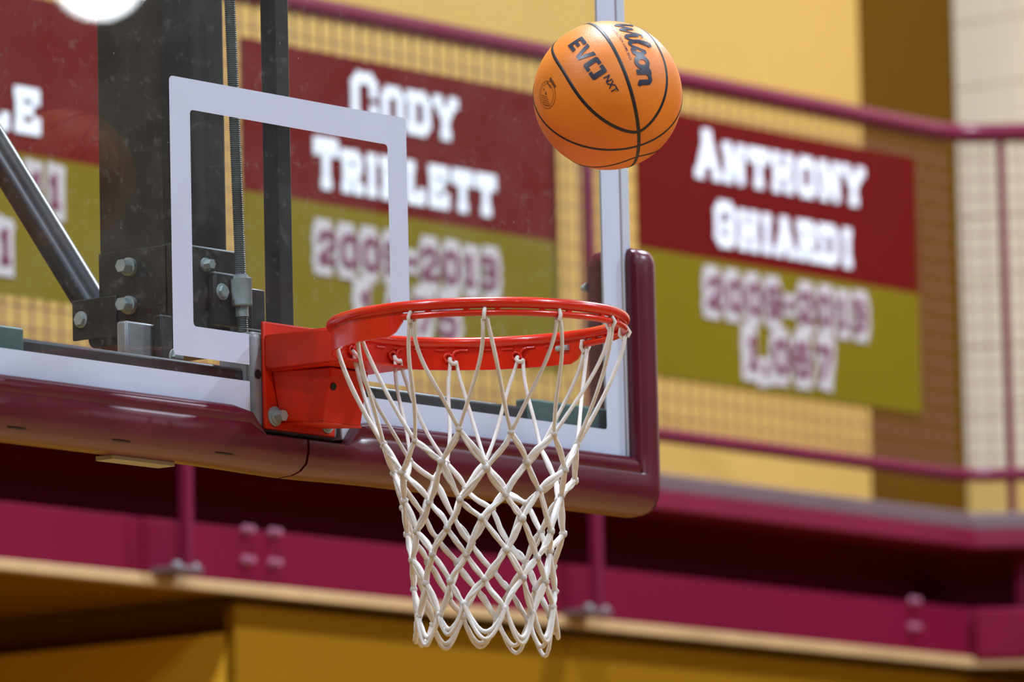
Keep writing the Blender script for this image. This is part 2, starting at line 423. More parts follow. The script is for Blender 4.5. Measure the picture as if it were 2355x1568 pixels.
# ------------------------------------------------------------------ banners
def octo(x0, x1, y0, y1, c):
    return [(x0 + c, y0), (x1 - c, y0), (x1, y0 + c), (x1, y1 - c), (x1 - c, y1), (x0 + c, y1), (x0, y1 - c), (x0, y0 + c), (x0 + c, y0)]
GL = {
 'A': ([[(.10, 0), (.5, 1), (.90, 0)], [(.27, .33), (.73, .33)]], [(.10, 0), (.90, 0), (.45, 1)]),
 'C': ([[(.92, .66), (.92, .85), (.74, 1), (.28, 1), (.1, .84), (.1, .16), (.28, 0), (.74, 0), (.92, .15), (.92, .3)]], []),
 'D': ([[(.12, 0), (.12, 1), (.70, 1), (.90, .82), (.90, .18), (.70, 0), (.12, 0)]], [(.06, 0), (.06, 1)]),
 'E': ([[(.14, 0), (.14, 1)], [(.06, 1), (.88, 1), (.88, .82)], [(.06, 0), (.90, 0), (.90, .2)], [(.14, .52), (.62, .52)]], []),
 'G': ([[(.92, .68), (.92, .85), (.74, 1), (.28, 1), (.1, .84), (.1, .16), (.28, 0), (.74, 0), (.90, .15), (.90, .44), (.56, .44)]], []),
 'H': ([[(.14, 0), (.14, 1)], [(.86, 0), (.86, 1)], [(.14, .5), (.86, .5)]], [(.14, 0), (.14, 1), (.86, 0), (.86, 1)]),
 'I': ([[(.5, 0), (.5, 1)]], [(.5, 0), (.5, 1)]),
 'L': ([[(.18, 1), (.18, 0), (.88, 0), (.88, .22)]], [(.18, 1)]),
 'N': ([[(.14, 0), (.14, 1), (.86, 0), (.86, 1)]], [(.14, 0), (.86, 1), (.08, 1)]),
 'O': ([octo(.1, .9, 0, 1, .18)], []),
 'P': ([[(.16, 0), (.16, 1), (.72, 1), (.88, .86), (.88, .58), (.72, .44), (.16, .44)]], [(.16, 0), (.1, 1)]),
 'R': ([[(.16, 0), (.16, 1), (.72, 1), (.88, .86), (.88, .62), (.72, .48), (.16, .48)], [(.6, .48), (.86, 0)]], [(.16, 0), (.88, 0), (.1, 1)]),
 'T': ([[(.5, 0), (.5, 1)], [(.06, .80), (.06, 1), (.94, 1), (.94, .80)]], [(.5, 0)]),
 'Y': ([[(.08, 1), (.5, .46), (.92, 1)], [(.5, .46), (.5, 0)]], [(.5, 0), (.08, 1), (.92, 1)]),
 '0': ([octo(.14, .86, 0, 1, .2)], []),
 '1': ([[(.30, .84), (.52, 1), (.52, 0)], [(.3, 0), (.74, 0)]], []),
 '2': ([[(.14, .74), (.14, .84), (.3, 1), (.7, 1), (.86, .84), (.86, .62), (.14, .14), (.14, 0), (.88, 0)]], []),
 '3': ([[(.14, .86), (.3, 1), (.7, 1), (.86, .84), (.86, .64), (.72, .52), (.4, .52)], [(.72, .52), (.86, .4), (.86, .16), (.7, 0), (.3, 0), (.14, .14)]], []),
 '5': ([[(.84, 1), (.18, 1), (.18, .56), (.7, .56), (.86, .42), (.86, .16), (.7, 0), (.3, 0), (.14, .14)]], []),
 '6': ([[(.82, .86), (.7, 1), (.3, 1), (.14, .84), (.14, .16), (.3, 0), (.7, 0), (.86, .16), (.86, .42), (.7, .56), (.14, .56)]], []),
 '7': ([[(.14, 1), (.86, 1), (.86, .84), (.42, 0)]], []),
 '9': ([[(.18, .14), (.3, 0), (.7, 0), (.86, .16), (.86, .84), (.7, 1), (.3, 1), (.14, .84), (.14, .58), (.3, .44), (.86, .44)]], []),
 '-': ([[(.2, .48), (.8, .48)]], []),
 ',': ([[(.5, .06), (.42, -.16)]], []),
}
ADV = {'I': .62, '1': .78, '-': .7, ',': .45}
def text_mesh(txt, x0, x1, z0, hgt, y, t, first=1.0, serif=True, depth=0.0015):
    """flat stroke lettering on the plane y, from x0 to x1, baseline z0"""
    adv = [ADV.get(c, 1.0) * (first * 0.95 if (i == 0 and first > 1) else 1.0) for i, c in enumerate(txt)]
    k = (x1 - x0) / sum(adv); mb = MB(); x = x0
    for i, c in enumerate(txt):
        w = adv[i] * k; h = hgt * (first if i == 0 else 1.0)
        pls, srf = GL[c]
        pad = t * 0.55
        def P(q):
            return (x + pad + (w - 2 * pad) * q[0], z0 + t / 2 + (h - t) * q[1])
        segs = []
        for pl in pls:
            for a, b in zip(pl[:-1], pl[1:]): segs.append((P(a), P(b), t))
        if serif:
            for q in srf:
                p = P(q); s_ = t * 0.55
                segs.append(((p[0] - s_ * .5, p[1]), (p[0] + s_ * .5, p[1]), t))
        for n, (a, b, tt) in enumerate(segs):
            av, bv = Vector((a[0], 0, a[1])), Vector((b[0], 0, b[1])); dv = bv - av
            L = dv.length; dv = dv / L if L > 1e-9 else Vector((1, 0, 0))
            nn = Vector((-dv.z, 0, dv.x)); cc = (av + bv) / 2
            yy = y - n * 0.00004
            mb.obox((cc.x, yy, cc.z), dv * (L / 2 + tt * 0.42), (0, depth / 2, 0), nn * (tt / 2))
        x += w
    return mb
BY = RY - 0.004
def banner(label, xl, xr, zt, zm, zb, lines):
    t = thing('banner', ((xl + xr) / 2, BY, zb), label, 'banner', 'honour banners hung on the railing mesh')
    def wavy(z0, z1):
        nx, nz = 24, 6; vs = []; 
        for side in (0, 1):
            for j in range(nz + 1):
                for i in range(nx + 1):
                    xx = xl + (xr - xl) * i / nx; zz = z0 + (z1 - z0) * j / nz
                    vs.append((xx, BY - 0.002 + side * 0.004 , zz))
        N = (nx + 1) * (nz + 1); fs = []
        for j in range(nz):
            for i in range(nx):
                a = j * (nx + 1) + i
                fs.append((a, a + 1, a + nx + 2, a + nx + 1)); fs.append((N + a, N + a + nx + 1, N + a + nx + 2, N + a + 1))
        return MB().add(vs, fs)
    wavy(zm, zt).build('red_panel', M['banner_red'], t)
    wavy(zb, zm).build('gold_panel', M['banner_gold'], t)
    for kind, txt, x0, x1, z0, h, first in lines:
        if kind == 'name':
            text_mesh(txt, x0, x1, z0, h, BY - 0.006, h * 0.25, first).build('name_lettering', M['letter_white'], t)
        else:
            o_ = h * 0.33
            text_mesh(txt, x0 - o_ * 0.55, x1 + o_ * 0.55, z0 - o_, h + 2 * o_, BY - 0.005, h * 0.72, 1.0, False).build('number_outline', M['digit_edge'], t)
            text_mesh(txt, x0, x1, z0, h, BY - 0.009, h * 0.19, 1.0, False).build('number_lettering', M['digit'], t)
    return t
def bx(px, py): return on_y(px, py, BY).x
def bz(px, py): return on_y(px, py, BY).z
# right-hand banner
banner('dark red and gold banner with the number 1,067 right of the backboard',
       bx(1466, 560), bx(2110, 650), bz(1790, 304), bz(1790, 622), bz(1790, 904), [
    ('name', 'ANTHONY', bx(1592, 400), bx(1985, 420), bz(1772, 440), 0.108, 1.22),
    ('name', 'GHIARDI', bx(1636, 540), bx(1960, 590), bz(1800, 592), 0.108, 1.12),
    ('num', '2009-2013', bx(1618, 680), bx(1990, 720), bz(1800, 735), 0.083, 1),
    ('num', '1,067', bx(1708, 820), bx(1912, 840), bz(1810, 863), 0.092, 1)])
banner('dark red and gold banner with two-line white name seen through the aiming square', 
       bx(558, 400), bx(1283, 500), bz(920, 154), bz(920, 498), bz(920, 808), [
    ('name', 'CODY', bx(798, 240), bx(1050, 270), bz(920, 305), 0.110, 1.2),
    ('name', 'TRIPLETT', bx(714, 380), bx(1140, 450), bz(935, 468), 0.108, 1.18),
    ('num', '2009-2013', bx(722, 570), bx(1142, 630), bz(930, 637), 0.083, 1),
    ('num', '1,075', bx(815, 720), bx(1052, 740), bz(930, 764), 0.090, 1)])
xr = bx(285, 400); xl = xr - 1.235
zs = bz(130, 333)
banner('partly visible banner behind the diagonal black brace at the left edge', xl, xr, bz(920, 154), bz(920, 498), bz(920, 808), [
    ('name', 'LE', bx(-48, 240), bx(94, 260), bz(40, 306), 0.110, 1.0),
    ('num', '11', bx(58, 430), bx(140, 430), bz(100, 478), 0.083, 1),
    ('num', '1', bx(-14, 560), bx(26, 560), bz(5, 608), 0.085, 1)])

# ------------------------------------------------------------------ backboard
bb = thing('backboard', (0, 0, 2.9), 'rectangular glass basketball backboard with white border and aiming square', 'backboard')
BXH, BZ0, BZ1 = 0.914, 2.900, 3.967
NX, NZ = 0.115, 3.060    # notch for the goal mount
outline = [(-BXH, BZ0), (-NX, BZ0), (-NX, NZ), (NX, NZ), (NX, BZ0), (BXH, BZ0), (BXH, BZ1), (-BXH, BZ1)]
def plate_xz(mb, poly, y0, y1):
    n = len(poly)
    return mb.add([(x, y0, z) for x, z in poly] + [(x, y1, z) for x, z in poly],
                  [tuple(range(n)), tuple(range(2 * n - 1, n - 1, -1))] + [(i, n + i, n + (i + 1) % n, (i + 1) % n) for i in range(n)])
mb = MB(); plate_xz(mb, outline, 0.0, 0.0127)
mb.build('glass_pane', M['glass'], bb)
def rounded(x0, x1, z0, z1, r, n=5):
    pts = []
    for (cx, cz, a0) in ((x1 - r, z0 + r, -90), (x1 - r, z1 - r, 0), (x0 + r, z1 - r, 90), (x0 + r, z0 + r, 180)):
        for k in range(n + 1):
            a = rad(a0 + 90 * k / n); pts.append((cx + r * math.cos(a), cz + r * math.sin(a)))
    return pts
def band(mb, outer, inner, y):
    n = len(outer); y0, y1 = y, y + 0.0005
    vs = [(x, y0, z) for x, z in outer] + [(x, y0, z) for x, z in inner]
    return mb.add(vs, [(i, (i + 1) % n, n + (i + 1) % n, n + i) for i in range(n)])
YL = -0.0009
# aiming square, open where the goal mount sits
oq = rounded(-0.3048, 0.3048, 2.9992, 3.4564, 0.009); iq = rounded(-0.254, 0.254, 3.050, 3.4056, 0.007)
n = len(oq); mb = MB()
vs = [(x, YL, z) for x, z in oq] + [(x, YL, z) for x, z in iq]
fs = []
for i in range(n):
    j = (i + 1) % n
    if i == n - 1: continue
    fs.append((i, j, n + j, n + i))
mb.add(vs, fs)
for s in (-1, 1):    # two stubs of the base line beside the notch
    a, b = sorted((s * NX, s * 0.2958)); c, d = sorted((s * NX, s * 0.247))
    mb.add([(s * NX, YL, 2.9992), (s * 0.2958, YL, 2.9992), (s * 0.247, YL, 3.050), (s * NX, YL, 3.050)], [(0, 1, 2, 3)])
mb.build('aiming_square', M['white_line'], bb)
mb = MB()
bi = rounded(-0.8426, 0.8426, 2.972, 3.90, 0.006); bo = rounded(-0.894, 0.894, 2.918, 3.95, 0.002)
n = len(bo); vs = [(x, YL, z) for x, z in bo] + [(x, YL, z) for x, z in bi]; fs = []
for i in range(n - 1):
    fs.append((i, i + 1, n + i + 1, n + i))
mb.add(vs, fs)
for s in (-1, 1):
    mb.add([(s * NX, YL, 2.918), (s * 0.892, YL, 2.918), (s * 0.8366, YL, 2.972), (s * NX, YL, 2.972)], [(0, 1, 2, 3)])
mb.build('border_line', M['white_line'], bb)
# channel frame around the glass
for s in (-1, 1):
    a, b = sorted((s * 0.8965, s * 0.919))
    MB().box((a, -0.004, 2.905), (b, 0.046, BZ1 + 0.005)).build('frame_side', M['alu'], bb, bevel=0.002)
    a, b = sorted((s * NX, s * 0.896))
    MB().box((a, -0.004, 2.894), (b, 0.046, 2.919)).build('frame_bottom', M['alu'], bb, bevel=0.002)
MB().box((-0.896, -0.004, BZ1 - 0.015), (0.896, 0.046, BZ1 + 0.005)).build('frame_top', M['alu'], bb, bevel=0.002)
# steel frame bar behind the lower edge, gussets at both ends
MB().box((-0.70, 0.020, 2.955), (0.645, 0.060, 2.997)).build('rear_bar', M['dark_alu'], bb, bevel=0.006)
for s in (-1, 1):
    a, b = sorted((s * 0.645, s * 0.895))
    MB().box((a, 0.016, 2.930), (b, 0.046, 3.012)).build('corner_plate', M['gusset'], bb, bevel=0.004)
    bolt((s * 0.72, 0.016, 2.978), (0, -1, 0), 0.006, 0.003, M['zinc'], bb)
# grey casting in the notch
MB().box((-0.109, -0.004, 2.893), (0.109, 0.075, 3.057)).build('mount_casting', M['cast'], bb, bevel=0.012, seg=3)
mb = MB().cyl((-0.098, -0.0042, 2.985), (-0.098, -0.0048, 2.985), 0.008, n=16).build('casting_recess', M['dark_alu'], bb)

# ------------------------------------------------------------------ padding
PROF = [  # (d outward from the board edge, y)  closed C section
    (-0.026, -0.005), (-0.028, -0.012), (-0.025, -0.020), (-0.017, -0.026), (-0.006, -0.026), (0.000, -0.023), (0.006, -0.026), (0.035, -0.027),
    (0.052, -0.021), (0.063, -0.008), (0.069, 0.010), (0.071, 0.040), (0.066, 0.062), (0.050, 0.074), (0.0, 0.078), (-0.030, 0.078),
    (-0.034, 0.070), (-0.030, 0.050), (0.008, 0.050), (0.008, -0.005)]
def pad_piece(sign, xs_inner):
    """L-shaped padding from the seam at the mount to the top of the side"""
    rings = []
    def notch(x):
        a = abs(x)
        return max(0.0, min(1.0, (0.150 - a) / 0.034))
    n_ = 26
    for i in range(n_ + 1):
        x = xs_inner + (0.895 * sign - xs_inner) * i / n_ if i else xs_inner
        k = notch(x); k = k * k * (3 - 2 * k); R = []
        for d, y in PROF:
            zz = 2.90 - d
            lim = 2.930 * (1 - k) + 2.884 * k
            if y < 0.03: zz = min(zz, lim + (0.0 if k < 0.05 else (2.90 - d - 2.93) * 0.05))
            bulge = 0.004 * math.exp(-(x / 0.14) ** 2)
            if d > 0.04: zz -= bulge
            R.append((x, y, zz))
        rings.append(R)
    for a in range(5, 90, 8):
        a_ = rad(a); s_, c_ = math.sin(a_), math.cos(a_)
        k = (s_ ** 7 + c_ ** 7) ** (-1 / 7)
        R = []
        for d, y in PROF:
            dv = d if d > 0 else d * 0.5
            R.append((sign * (0.914 + (dv * k * s_ if d > 0 else dv * s_) - 0.019 * (1 - s_)), y, 2.90 - (d * k * c_ if d > 0 else d * c_)))
        rings.append(R)
    z = 2.91
    cy, cd_ = 0.024, 0.02
    for zz, f_ in [(2.935, 1), (2.96, 1), (3.05, 1), (3.15, 1), (3.24, 1), (3.268, 1), (3.278, 0.975), (3.287, 0.91), (3.294, 0.78), (3.298, 0.55), (3.300, 0.25)]:
        R = []
        for d, y in PROF:
            dv = d if d > 0 else d * 0.5
            R.append((sign * (0.914 + cd_ + (dv - cd_) * f_), cy + (y - cy) * f_, zz))
        rings.append(R)
    return MB().loft(rings)
pr_ = thing('backboard_padding', (0.6, 0.02, 2.83), 'glossy maroon edge padding around the right corner of the backboard', 'padding', 'maroon padding along the backboard edge')
pad_piece(1, 0.004).build('pad_body', M['pad'], pr_, smooth=38)
pl_ = thing('backboard_padding', (-0.6, 0.02, 2.83), 'glossy maroon edge padding left of the orange rim mount', 'padding', 'maroon padding along the backboard edge')
pad_piece(-1, -0.002).build('pad_body', M['pad'], pl_, smooth=38)
q0, q1 = on_y(258, 1028, 0.03).x, on_y(402, 1042, 0.03).x
MB().box((q0, 0.030, 2.8225), (q1, 0.066, 2.8300)).build('metal_strip', M['strip'], pl_, bevel=0.001)
for px, py in ((34, 985), (275, 1018), (512, 1048)):
    q = on_y(px, py, -0.014)
    mb = MB(); pts = []
    for k in range(16):
        a = 2 * math.pi * k / 16; pts.append((q.x + 0.024 * math.cos(a), -0.0185 + 0.0018 * math.sin(a), 2.8440 - 0.0010 * math.sin(a)))
    mb.add(pts, [tuple(range(16))]).build('slot', M['slot'], pl_)
bolt((0.90, 0.079, 3.235), (0, 1, 0), 0.006, 0.01, M['zinc'], pr_)

# ------------------------------------------------------------------ rim
RC = Vector((0, -0.388)); RR = 0.2366; RZ = 3.039
def rp(deg, r=RR, z=RZ):
    a = rad(deg); return Vector((RC.x + r * math.sin(a), RC.y - r * math.cos(a), z))
rim = thing('basketball_hoop', (0, -0.005, 2.95), 'orange-red basketball hoop bracketed to the lower edge of the glass backboard', 'basketball hoop')
MB().tube([rp(k * 3) for k in range(120)], 0.0090, 14, closed=True).build('ring', M['red'], rim, smooth=60)
A0, A1 = 82.0, 278.0
ang = [A1 + (360 + A0 - A1) * k / 60 for k in range(61)]
MB().tube([rp(a, RR, RZ - 0.0160) for a in ang], 0.0054, 10).build('net_rail', M['red'], rim, smooth=60)
ATT = [282, 311, 341, 12, 42, 81, 111, 139, 164, 190, 222, 252]
for a in [289, 304, 316, 334, 346, 5, 18, 35, 48, 58, 68, 75]:
    p = rp(a, RR, RZ - 0.0110); tv = Vector((math.cos(rad(a)), math.sin(rad(a)), 0)); nv = Vector((math.sin(rad(a)), -math.cos(rad(a)), 0))
    MB().obox(p, tv * 0.0045, nv * 0.0032, (0, 0, 0.0065)).build('rail_tab', M['red'], rim, bevel=0.001)
# collar plate wrapped round the back of the ring
ro, ri = RR + 0.002, RR - 0.002
rings = []
for k in range(61):
    a = A0 + (A1 - A0) * k / 60
    e_ = min(a - A0, A1 - a)
    zb = 2.9935 + 0.022 * max(0.0, 1 - e_ / 6.0) ** 1.6
    zt = 3.0345
    rings.append([rp(a, ri, zb), rp(a, ro, zb), rp(a, ro, zt), rp(a, ri, zt)])
MB().loft(rings).build('collar', M['red'], rim, smooth=35)
# slit lines and eyelets with which the net hangs on the collar
for a in (111, 139, 164, 190, 222, 252):
    c = rp(a + 2.0, ri - 0.0035, 3.0135); tv = Vector((math.cos(rad(a)), math.sin(rad(a)), 0))
    MB().tube([c + tv * 0.0065 * math.cos(t) + Vector((0, 0, 0.0065 * math.sin(t))) for t in [k * math.pi / 8 for k in range(16)]], 0.0022, 7, closed=True).build('eyelet', M['red'], rim, smooth=60)
    c2 = rp(a - 2.2, ri - 0.0035, 3.0155)
    MB().tube([c2 + tv * 0.009 * math.cos(t) + Vector((0, 0, 0.010 * math.sin(t))) for t in [math.pi * (0.55 - k / 8 * 1.05) for k in range(9)]] , 0.0024, 7).build('net_hook', M['red'], rim, smooth=60)
for k in range(9):
    a = 96 + k * 9.2
    MB().tube([rp(a + j, ri - 0.0015, 3.0262) for j in (0, 1.5, 3, 4.5)], 0.0016, 6).build('weld_bead', M['red'], rim, smooth=60)
MB().tube([rp(a, ri - 0.002, RZ - 0.0185) for a in (89, 91, 93, 95)], 0.0048, 8).build('spring_pin', M['zinc'], rim, smooth=60)
# mounting plate
mplate = MB().box((-0.091, -0.012, 2.895), (0.089, -0.0045, 3.073)).build('mounting_plate', M['red_plate'], rim, bevel=0.003)
# arm channel from the plate to the collar: two side plates and a top plate
for s in (-1, 1):
    X0, X1 = s * 0.084, s * 0.090
    poly = [(-0.0125, 3.000), (-0.018, 2.993), (-0.150, 2.993), (-0.164, 2.993), (-0.164, 3.046), (-0.150, 3.046), (-0.020, 3.050), (-0.0125, 3.044)]
    MB().loft([[(X0, y, z) for y, z in poly], [(X1, y, z) for y, z in poly]]).build('arm_side', M['red_plate'], rim, bevel=0.0015)
MB().box((-0.088, -0.150, 3.0445), (0.088, -0.0125, 3.0495)).build('arm_top', M['red_plate'], rim, bevel=0.0015)
MB().loft([[(-0.083, -0.180, 2.993), (0.083, -0.180, 2.993), (0.083, -0.0125, 2.990), (-0.083, -0.0125, 2.990)],
           [(-0.083, -0.180, 2.996), (0.083, -0.180, 2.996), (0.083, -0.0125, 2.994), (-0.083, -0.0125, 2.994)]]).build('arm_floor', M['red_plate'], rim)
# tapered spring housing below the arm
T = [(-0.074, -0.013, 2.992), (-0.048, -0.119, 2.990), (0.048, -0.119, 2.990), (0.074, -0.013, 2.992)]
B = [(-0.056, -0.013, 2.910), (-0.048, -0.100, 2.9015), (0.048, -0.100, 2.9015), (0.056, -0.013, 2.910)]
MB().add(T + B, [(0, 1, 5, 4), (1, 2, 6, 5), (2, 3, 7, 6), (3, 0, 4, 7), (0, 3, 2, 1), (4, 5, 6, 7)]).build('spring_housing', M['red_plate'], rim, bevel=0.003)
MB().add([(-0.05, -0.1005, 2.899), (0.05, -0.1005, 2.899), (0.05, -0.013, 2.9065), (-0.05, -0.013, 2.9065), (-0.05, -0.1005, 2.9025), (0.05, -0.1005, 2.9025), (0.05, -0.013, 2.910), (-0.05, -0.013, 2.910)],
         [(0, 3, 2, 1), (4, 5, 6, 7), (0, 1, 5, 4), (1, 2, 6, 5), (2, 3, 7, 6), (3, 0, 4, 7)]).build('housing_lip', M['red_plate'], rim, bevel=0.001)
MB().cyl((-0.038, -0.1135, 2.959), (-0.038, -0.1155, 2.9585), 0.0062, n=14).build('housing_hole', M['slot'], rim)
for x in (-0.068, 0.066):
    b_ = bolt((x, -0.012, 2.917), (0, -1, 0), 0.0095, 0.022, M['zinc'], mplate, 'plate_bolt')
    MB().cyl((x, -0.0121, 2.917), (x, -0.0150, 2.917), 0.0165, n=20).build('washer', M['zinc'], mplate, smooth=40)
    MB().box((x - 0.0045, -0.0128, 2.9005), (x + 0.0045, -0.0118, 2.911)).build('bolt_slot', M['slot'], mplate)

# ------------------------------------------------------------------ net
net = thing('basketball_net', (RC.x, RC.y, 2.53), 'white cord basketball net hanging from the orange rim', 'net')
ROWS = [(2.840, .163), (2.792, .148), (2.746, .133), (2.700, .125), (2.655, .117), (2.610, .112), (2.567, .110)]
rnd = random.Random(11)
def mids(a):
    r_ = []
    for i in range(12):
        x_, y_ = a[i], a[(i + 1) % 12]
        if y_ < x_: y_ += 360
        r_.append(((x_ + y_) / 2) % 360)
    return r_
rows_a = [ATT]
for k in range(7):
    m_ = mids(rows_a[-1])
    if k % 2 == 1:
        m_ = m_[-1:] + m_[:-1]
    rows_a.append(m_)
# knot positions
K = []
for k in range(7):
    z, r = ROWS[k]
    K.append([rp((a + rnd.uniform(-3.0, 3.0)) - k * 0.6, r * (1 + rnd.uniform(-0.05, 0.04)), z + rnd.uniform(-0.010, 0.010)) for a in rows_a[k + 1]])
def cord(mb, a, b, r, sag=0.0, n=7, out=0.0, seed=None, fat=0.0, seg=8):
    a, b = Vector(a), Vector(b); pts = []; rs = []
    mid = (a + b) / 2; rad_dir = Vector((mid.x - RC.x, mid.y - RC.y, 0))
    rad_dir = rad_dir.normalized() if rad_dir.length > 1e-6 else Vector((1, 0, 0))
    side = (b - a).cross(rad_dir)
    side = side.normalized() if side.length > 1e-6 else Vector((1, 0, 0))
    w1 = rnd.uniform(-1, 1) * sag; w2 = rnd.uniform(-1, 1) * sag * 0.5
    for i in range(n + 1):
        t = i / n; s_ = math.sin(math.pi * t)
        pts.append(a.lerp(b, t) + rad_dir * (out * s_) + side * (w1 * s_ + w2 * math.sin(2 * math.pi * t)))
        rs.append(r * (1 + fat * (s_ - 0.35) + rnd.uniform(-0.08, 0.08)))
    mb.tube(pts, rs, seg)
RT, RB = 0.0032, 0.0040
for i, a in enumerate(ATT):
    mb = MB()
    on_collar = A0 + 10 < a < A1 - 10
    if on_collar:
        top = rp(a, RR - 0.008, 3.006); 
    else:
        top = rp(a, RR + 0.001, RZ - 0.0255)
        # loop over the thin rail
        mb.tube([rp(a - 0.4, RR + 0.0045 , RZ - 0.026), rp(a - 0.3, RR + 0.009, RZ - 0.0185), rp(a, RR + 0.004, RZ - 0.0100), rp(a + 0.3, RR - 0.006, RZ - 0.0115), rp(a + 0.4, RR - 0.0075, RZ - 0.022), rp(a + 0.2, RR - 0.003, RZ - 0.030)], RT, 8)
    kl, kr = K[0][(i - 1) % 12], K[0][i]
    split = top.lerp((kl + kr) / 2, 0.16 if not on_collar else 0.05)
    split = Vector((split.x, split.y, min(split.z, top.z - 0.012)))
    dl = rp(a - 0.9, RR + 0.001, top.z); dr = rp(a + 0.9, RR + 0.001, top.z)
    if on_collar:
        dl, dr = rp(a - 1.2, RR - 0.008, top.z), rp(a + 1.2, RR - 0.008, top.z)
        mb.tube([rp(a + 1.2, RR - 0.006, 3.012), rp(a + 1.6, RR - 0.010, 3.008), rp(a + 0.6, RR - 0.013, 3.003), rp(a - 0.8, RR - 0.012, 3.003), rp(a - 1.2, RR - 0.008, 3.006)], RT * 1.15, 8)
    for d_, kk in ((dl, kl), (dr, kr)):
        n = 12; pts = []; rs = []
        wob = rnd.uniform(-0.006, 0.006); wob2 = rnd.uniform(-0.003, 0.003)
        tdir = Vector((math.cos(rad(a)), math.sin(rad(a)), 0))
        for j in range(n + 1):
            t = j / n
            # hang straight down first, then swing to the knot
            p = d_.lerp(kk, t); u = t ** 1.35
            p = Vector((d_.x + (kk.x - d_.x) * u, d_.y + (kk.y - d_.y) * u, d_.z + (kk.z - d_.z) * t))
            p += tdir * (wob * math.sin(math.pi * t) + wob2 * math.sin(2 * math.pi * t))
            pts.append(p); rs.append(RT * (1 + rnd.uniform(-0.06, 0.06)))
        mb.tube(pts, rs, 8)
    mb.build('hanging_loop', M['cord'], net, smooth=70)
for k in range(6):
    mb = MB(); nxt = K[k + 1]; cur = K[k]
    for i in range(12):
        # each knot joins its two neighbours below
        ps = sorted(range(12), key=lambda j: (nxt[j].xy - cur[i].xy).length)[:2]
        for j in ps:
            cord(mb, cur[i], nxt[j], RB, 0.0035, 7, out=-0.001, fat=0.32)
            cord(mb, cur[i] + Vector((0, 0, -0.003)), nxt[j] + Vector((0, 0, 0.002)), RB * 0.62, 0.0035, 6, out=0.0018, fat=0.25)
    mb.build('cord_row', M['cord'], net, smooth=70)
# knots
kb = bmesh.new(); bmesh.ops.create_icosphere(kb, subdivisions=2, radius=1.0)
for v in kb.verts: v.co *= 1 + 0.18 * math.sin(5 * v.co.x + 3 * v.co.z) * math.cos(4 * v.co.y)
kme = bpy.data.meshes.new('knot'); kb.to_mesh(kme); kb.free(); kme.shade_smooth(); kme.materials.append(M['cord'])
for k in range(7):
    for p in K[k]:
        o = bpy.data.objects.new('knot', kme); COL.objects.link(o); o.parent = net
        o.location = p - net.location
        s_ = rnd.uniform(0.0060, 0.0072) * (0.85 if k == 0 else 1.0)
        o.scale = (s_, s_, s_ * 1.05); o.rotation_euler = (rnd.uniform(-.5, .5), rnd.uniform(-.5, .5), rnd.uniform(0, 6.28))
# bottom loops between neighbouring knots
last = K[6]
order = sorted(range(12), key=lambda i: math.atan2(last[i].x - RC.x, -(last[i].y - RC.y)))
for n_, i in enumerate(order):
    j = order[(n_ + 1) % 12]
    a, b = last[i], last[j]; mb = MB()
    low = 0.040 + rnd.uniform(-0.010, 0.006)
    for off, dep, r_ in ((0.0, 1.0, RB), (0.003, 1.0 + rnd.uniform(0.1, 0.35), RB * 0.85)):
        pts = []; rs = []
        m_ = (a + b) / 2; od = Vector((m_.x - RC.x, m_.y - RC.y, 0)).normalized(); fl = rnd.uniform(0.001, 0.009)
        for q in range(15):
            t = q / 14; s_ = math.sin(math.pi * t)
            p = a.lerp(b, 0.5 + (t - 0.5) * (1 - 0.10 * s_)) + Vector((0, 0, -low * dep * (s_ ** 0.8))) + od * (fl * s_ + off)
            pts.append(p); rs.append(r_ * (1 + rnd.uniform(-0.1, 0.1)))
        mb.tube(pts, rs, 8)
    mb.build('bottom_loop', M['cord'], net, smooth=70)
q = on_y(1018, 1443, RC.y - 0.1)
MB().tube([q + Vector((-0.006, 0, 0.012)), q + Vector((-0.004, 0, 0.002)), q + Vector((0.002, 0, -0.003)), q + Vector((0.006, 0, 0.001))], 0.0008, 5).build('loose_thread', M['cord'], net)

# ------------------------------------------------------------------ ball
BR = 0.1205
bc = at_depth(1397.5, 219.5, BR * F / 171.5)
ball = thing('basketball', bc, 'orange pebbled basketball with dark seams in the air above the rim', 'basketball')
vv = (CAM - bc).normalized(); vr = (cr - vv * cr.dot(vv)).normalized(); vu = vv.cross(vr)
def cv(x, y, z):       # camera-aligned unit vector at the ball -> world
    return vr * x + vu * y + vv * z
def from_px(px, py):
    x = (px - 1397.5) / 171.5; y = -(py - 219.5) / 171.5
    z2 = 1 - x * x - y * y
    return cv(x, y, math.sqrt(max(z2, 0.0004))).normalized()
bm = bmesh.new(); bmesh.ops.create_icosphere(bm, subdivisions=6, radius=BR)
me = bpy.data.meshes.new('ball_cover'); bm.to_mesh(me); bm.free(); me.shade_smooth()
o = link('ball_cover', me, M['ball']); o.parent = ball
Yb = cv(.414, -.670, .616).normalized(); Zb = cv(.04, .69, .72); Zb = (Zb - Yb * Zb.dot(Yb)).normalized(); Xb = Yb.cross(Zb)
def seam(dirs, closed=True, w=0.0036):
    """flat ribbon lying on the sphere"""
    n = len(dirs); vs = []; fs = []
    for i in range(n):
        d = dirs[i]; t = (dirs[(i + 1) % n] - dirs[(i - 1) % n]).normalized(); sd = d.cross(t).normalized()
        for k, h in ((-1, 0.0002), (-0.6, 0.0007), (0.6, 0.0007), (1, 0.0002)):
            vs.append((d + sd * (k * w / 2 / BR)).normalized() * (BR + h))
    for i in range(n):
        j = (i + 1) % n
        for k in range(3): fs.append((i * 4 + k, j * 4 + k, j * 4 + k + 1, i * 4 + k + 1))
    mb = MB().add(vs, fs); o = link('seam', mb.mesh('seam', 60), M['seam']); o.parent = ball
N = 160; tt = [2 * math.pi * k / N for k in range(N)]
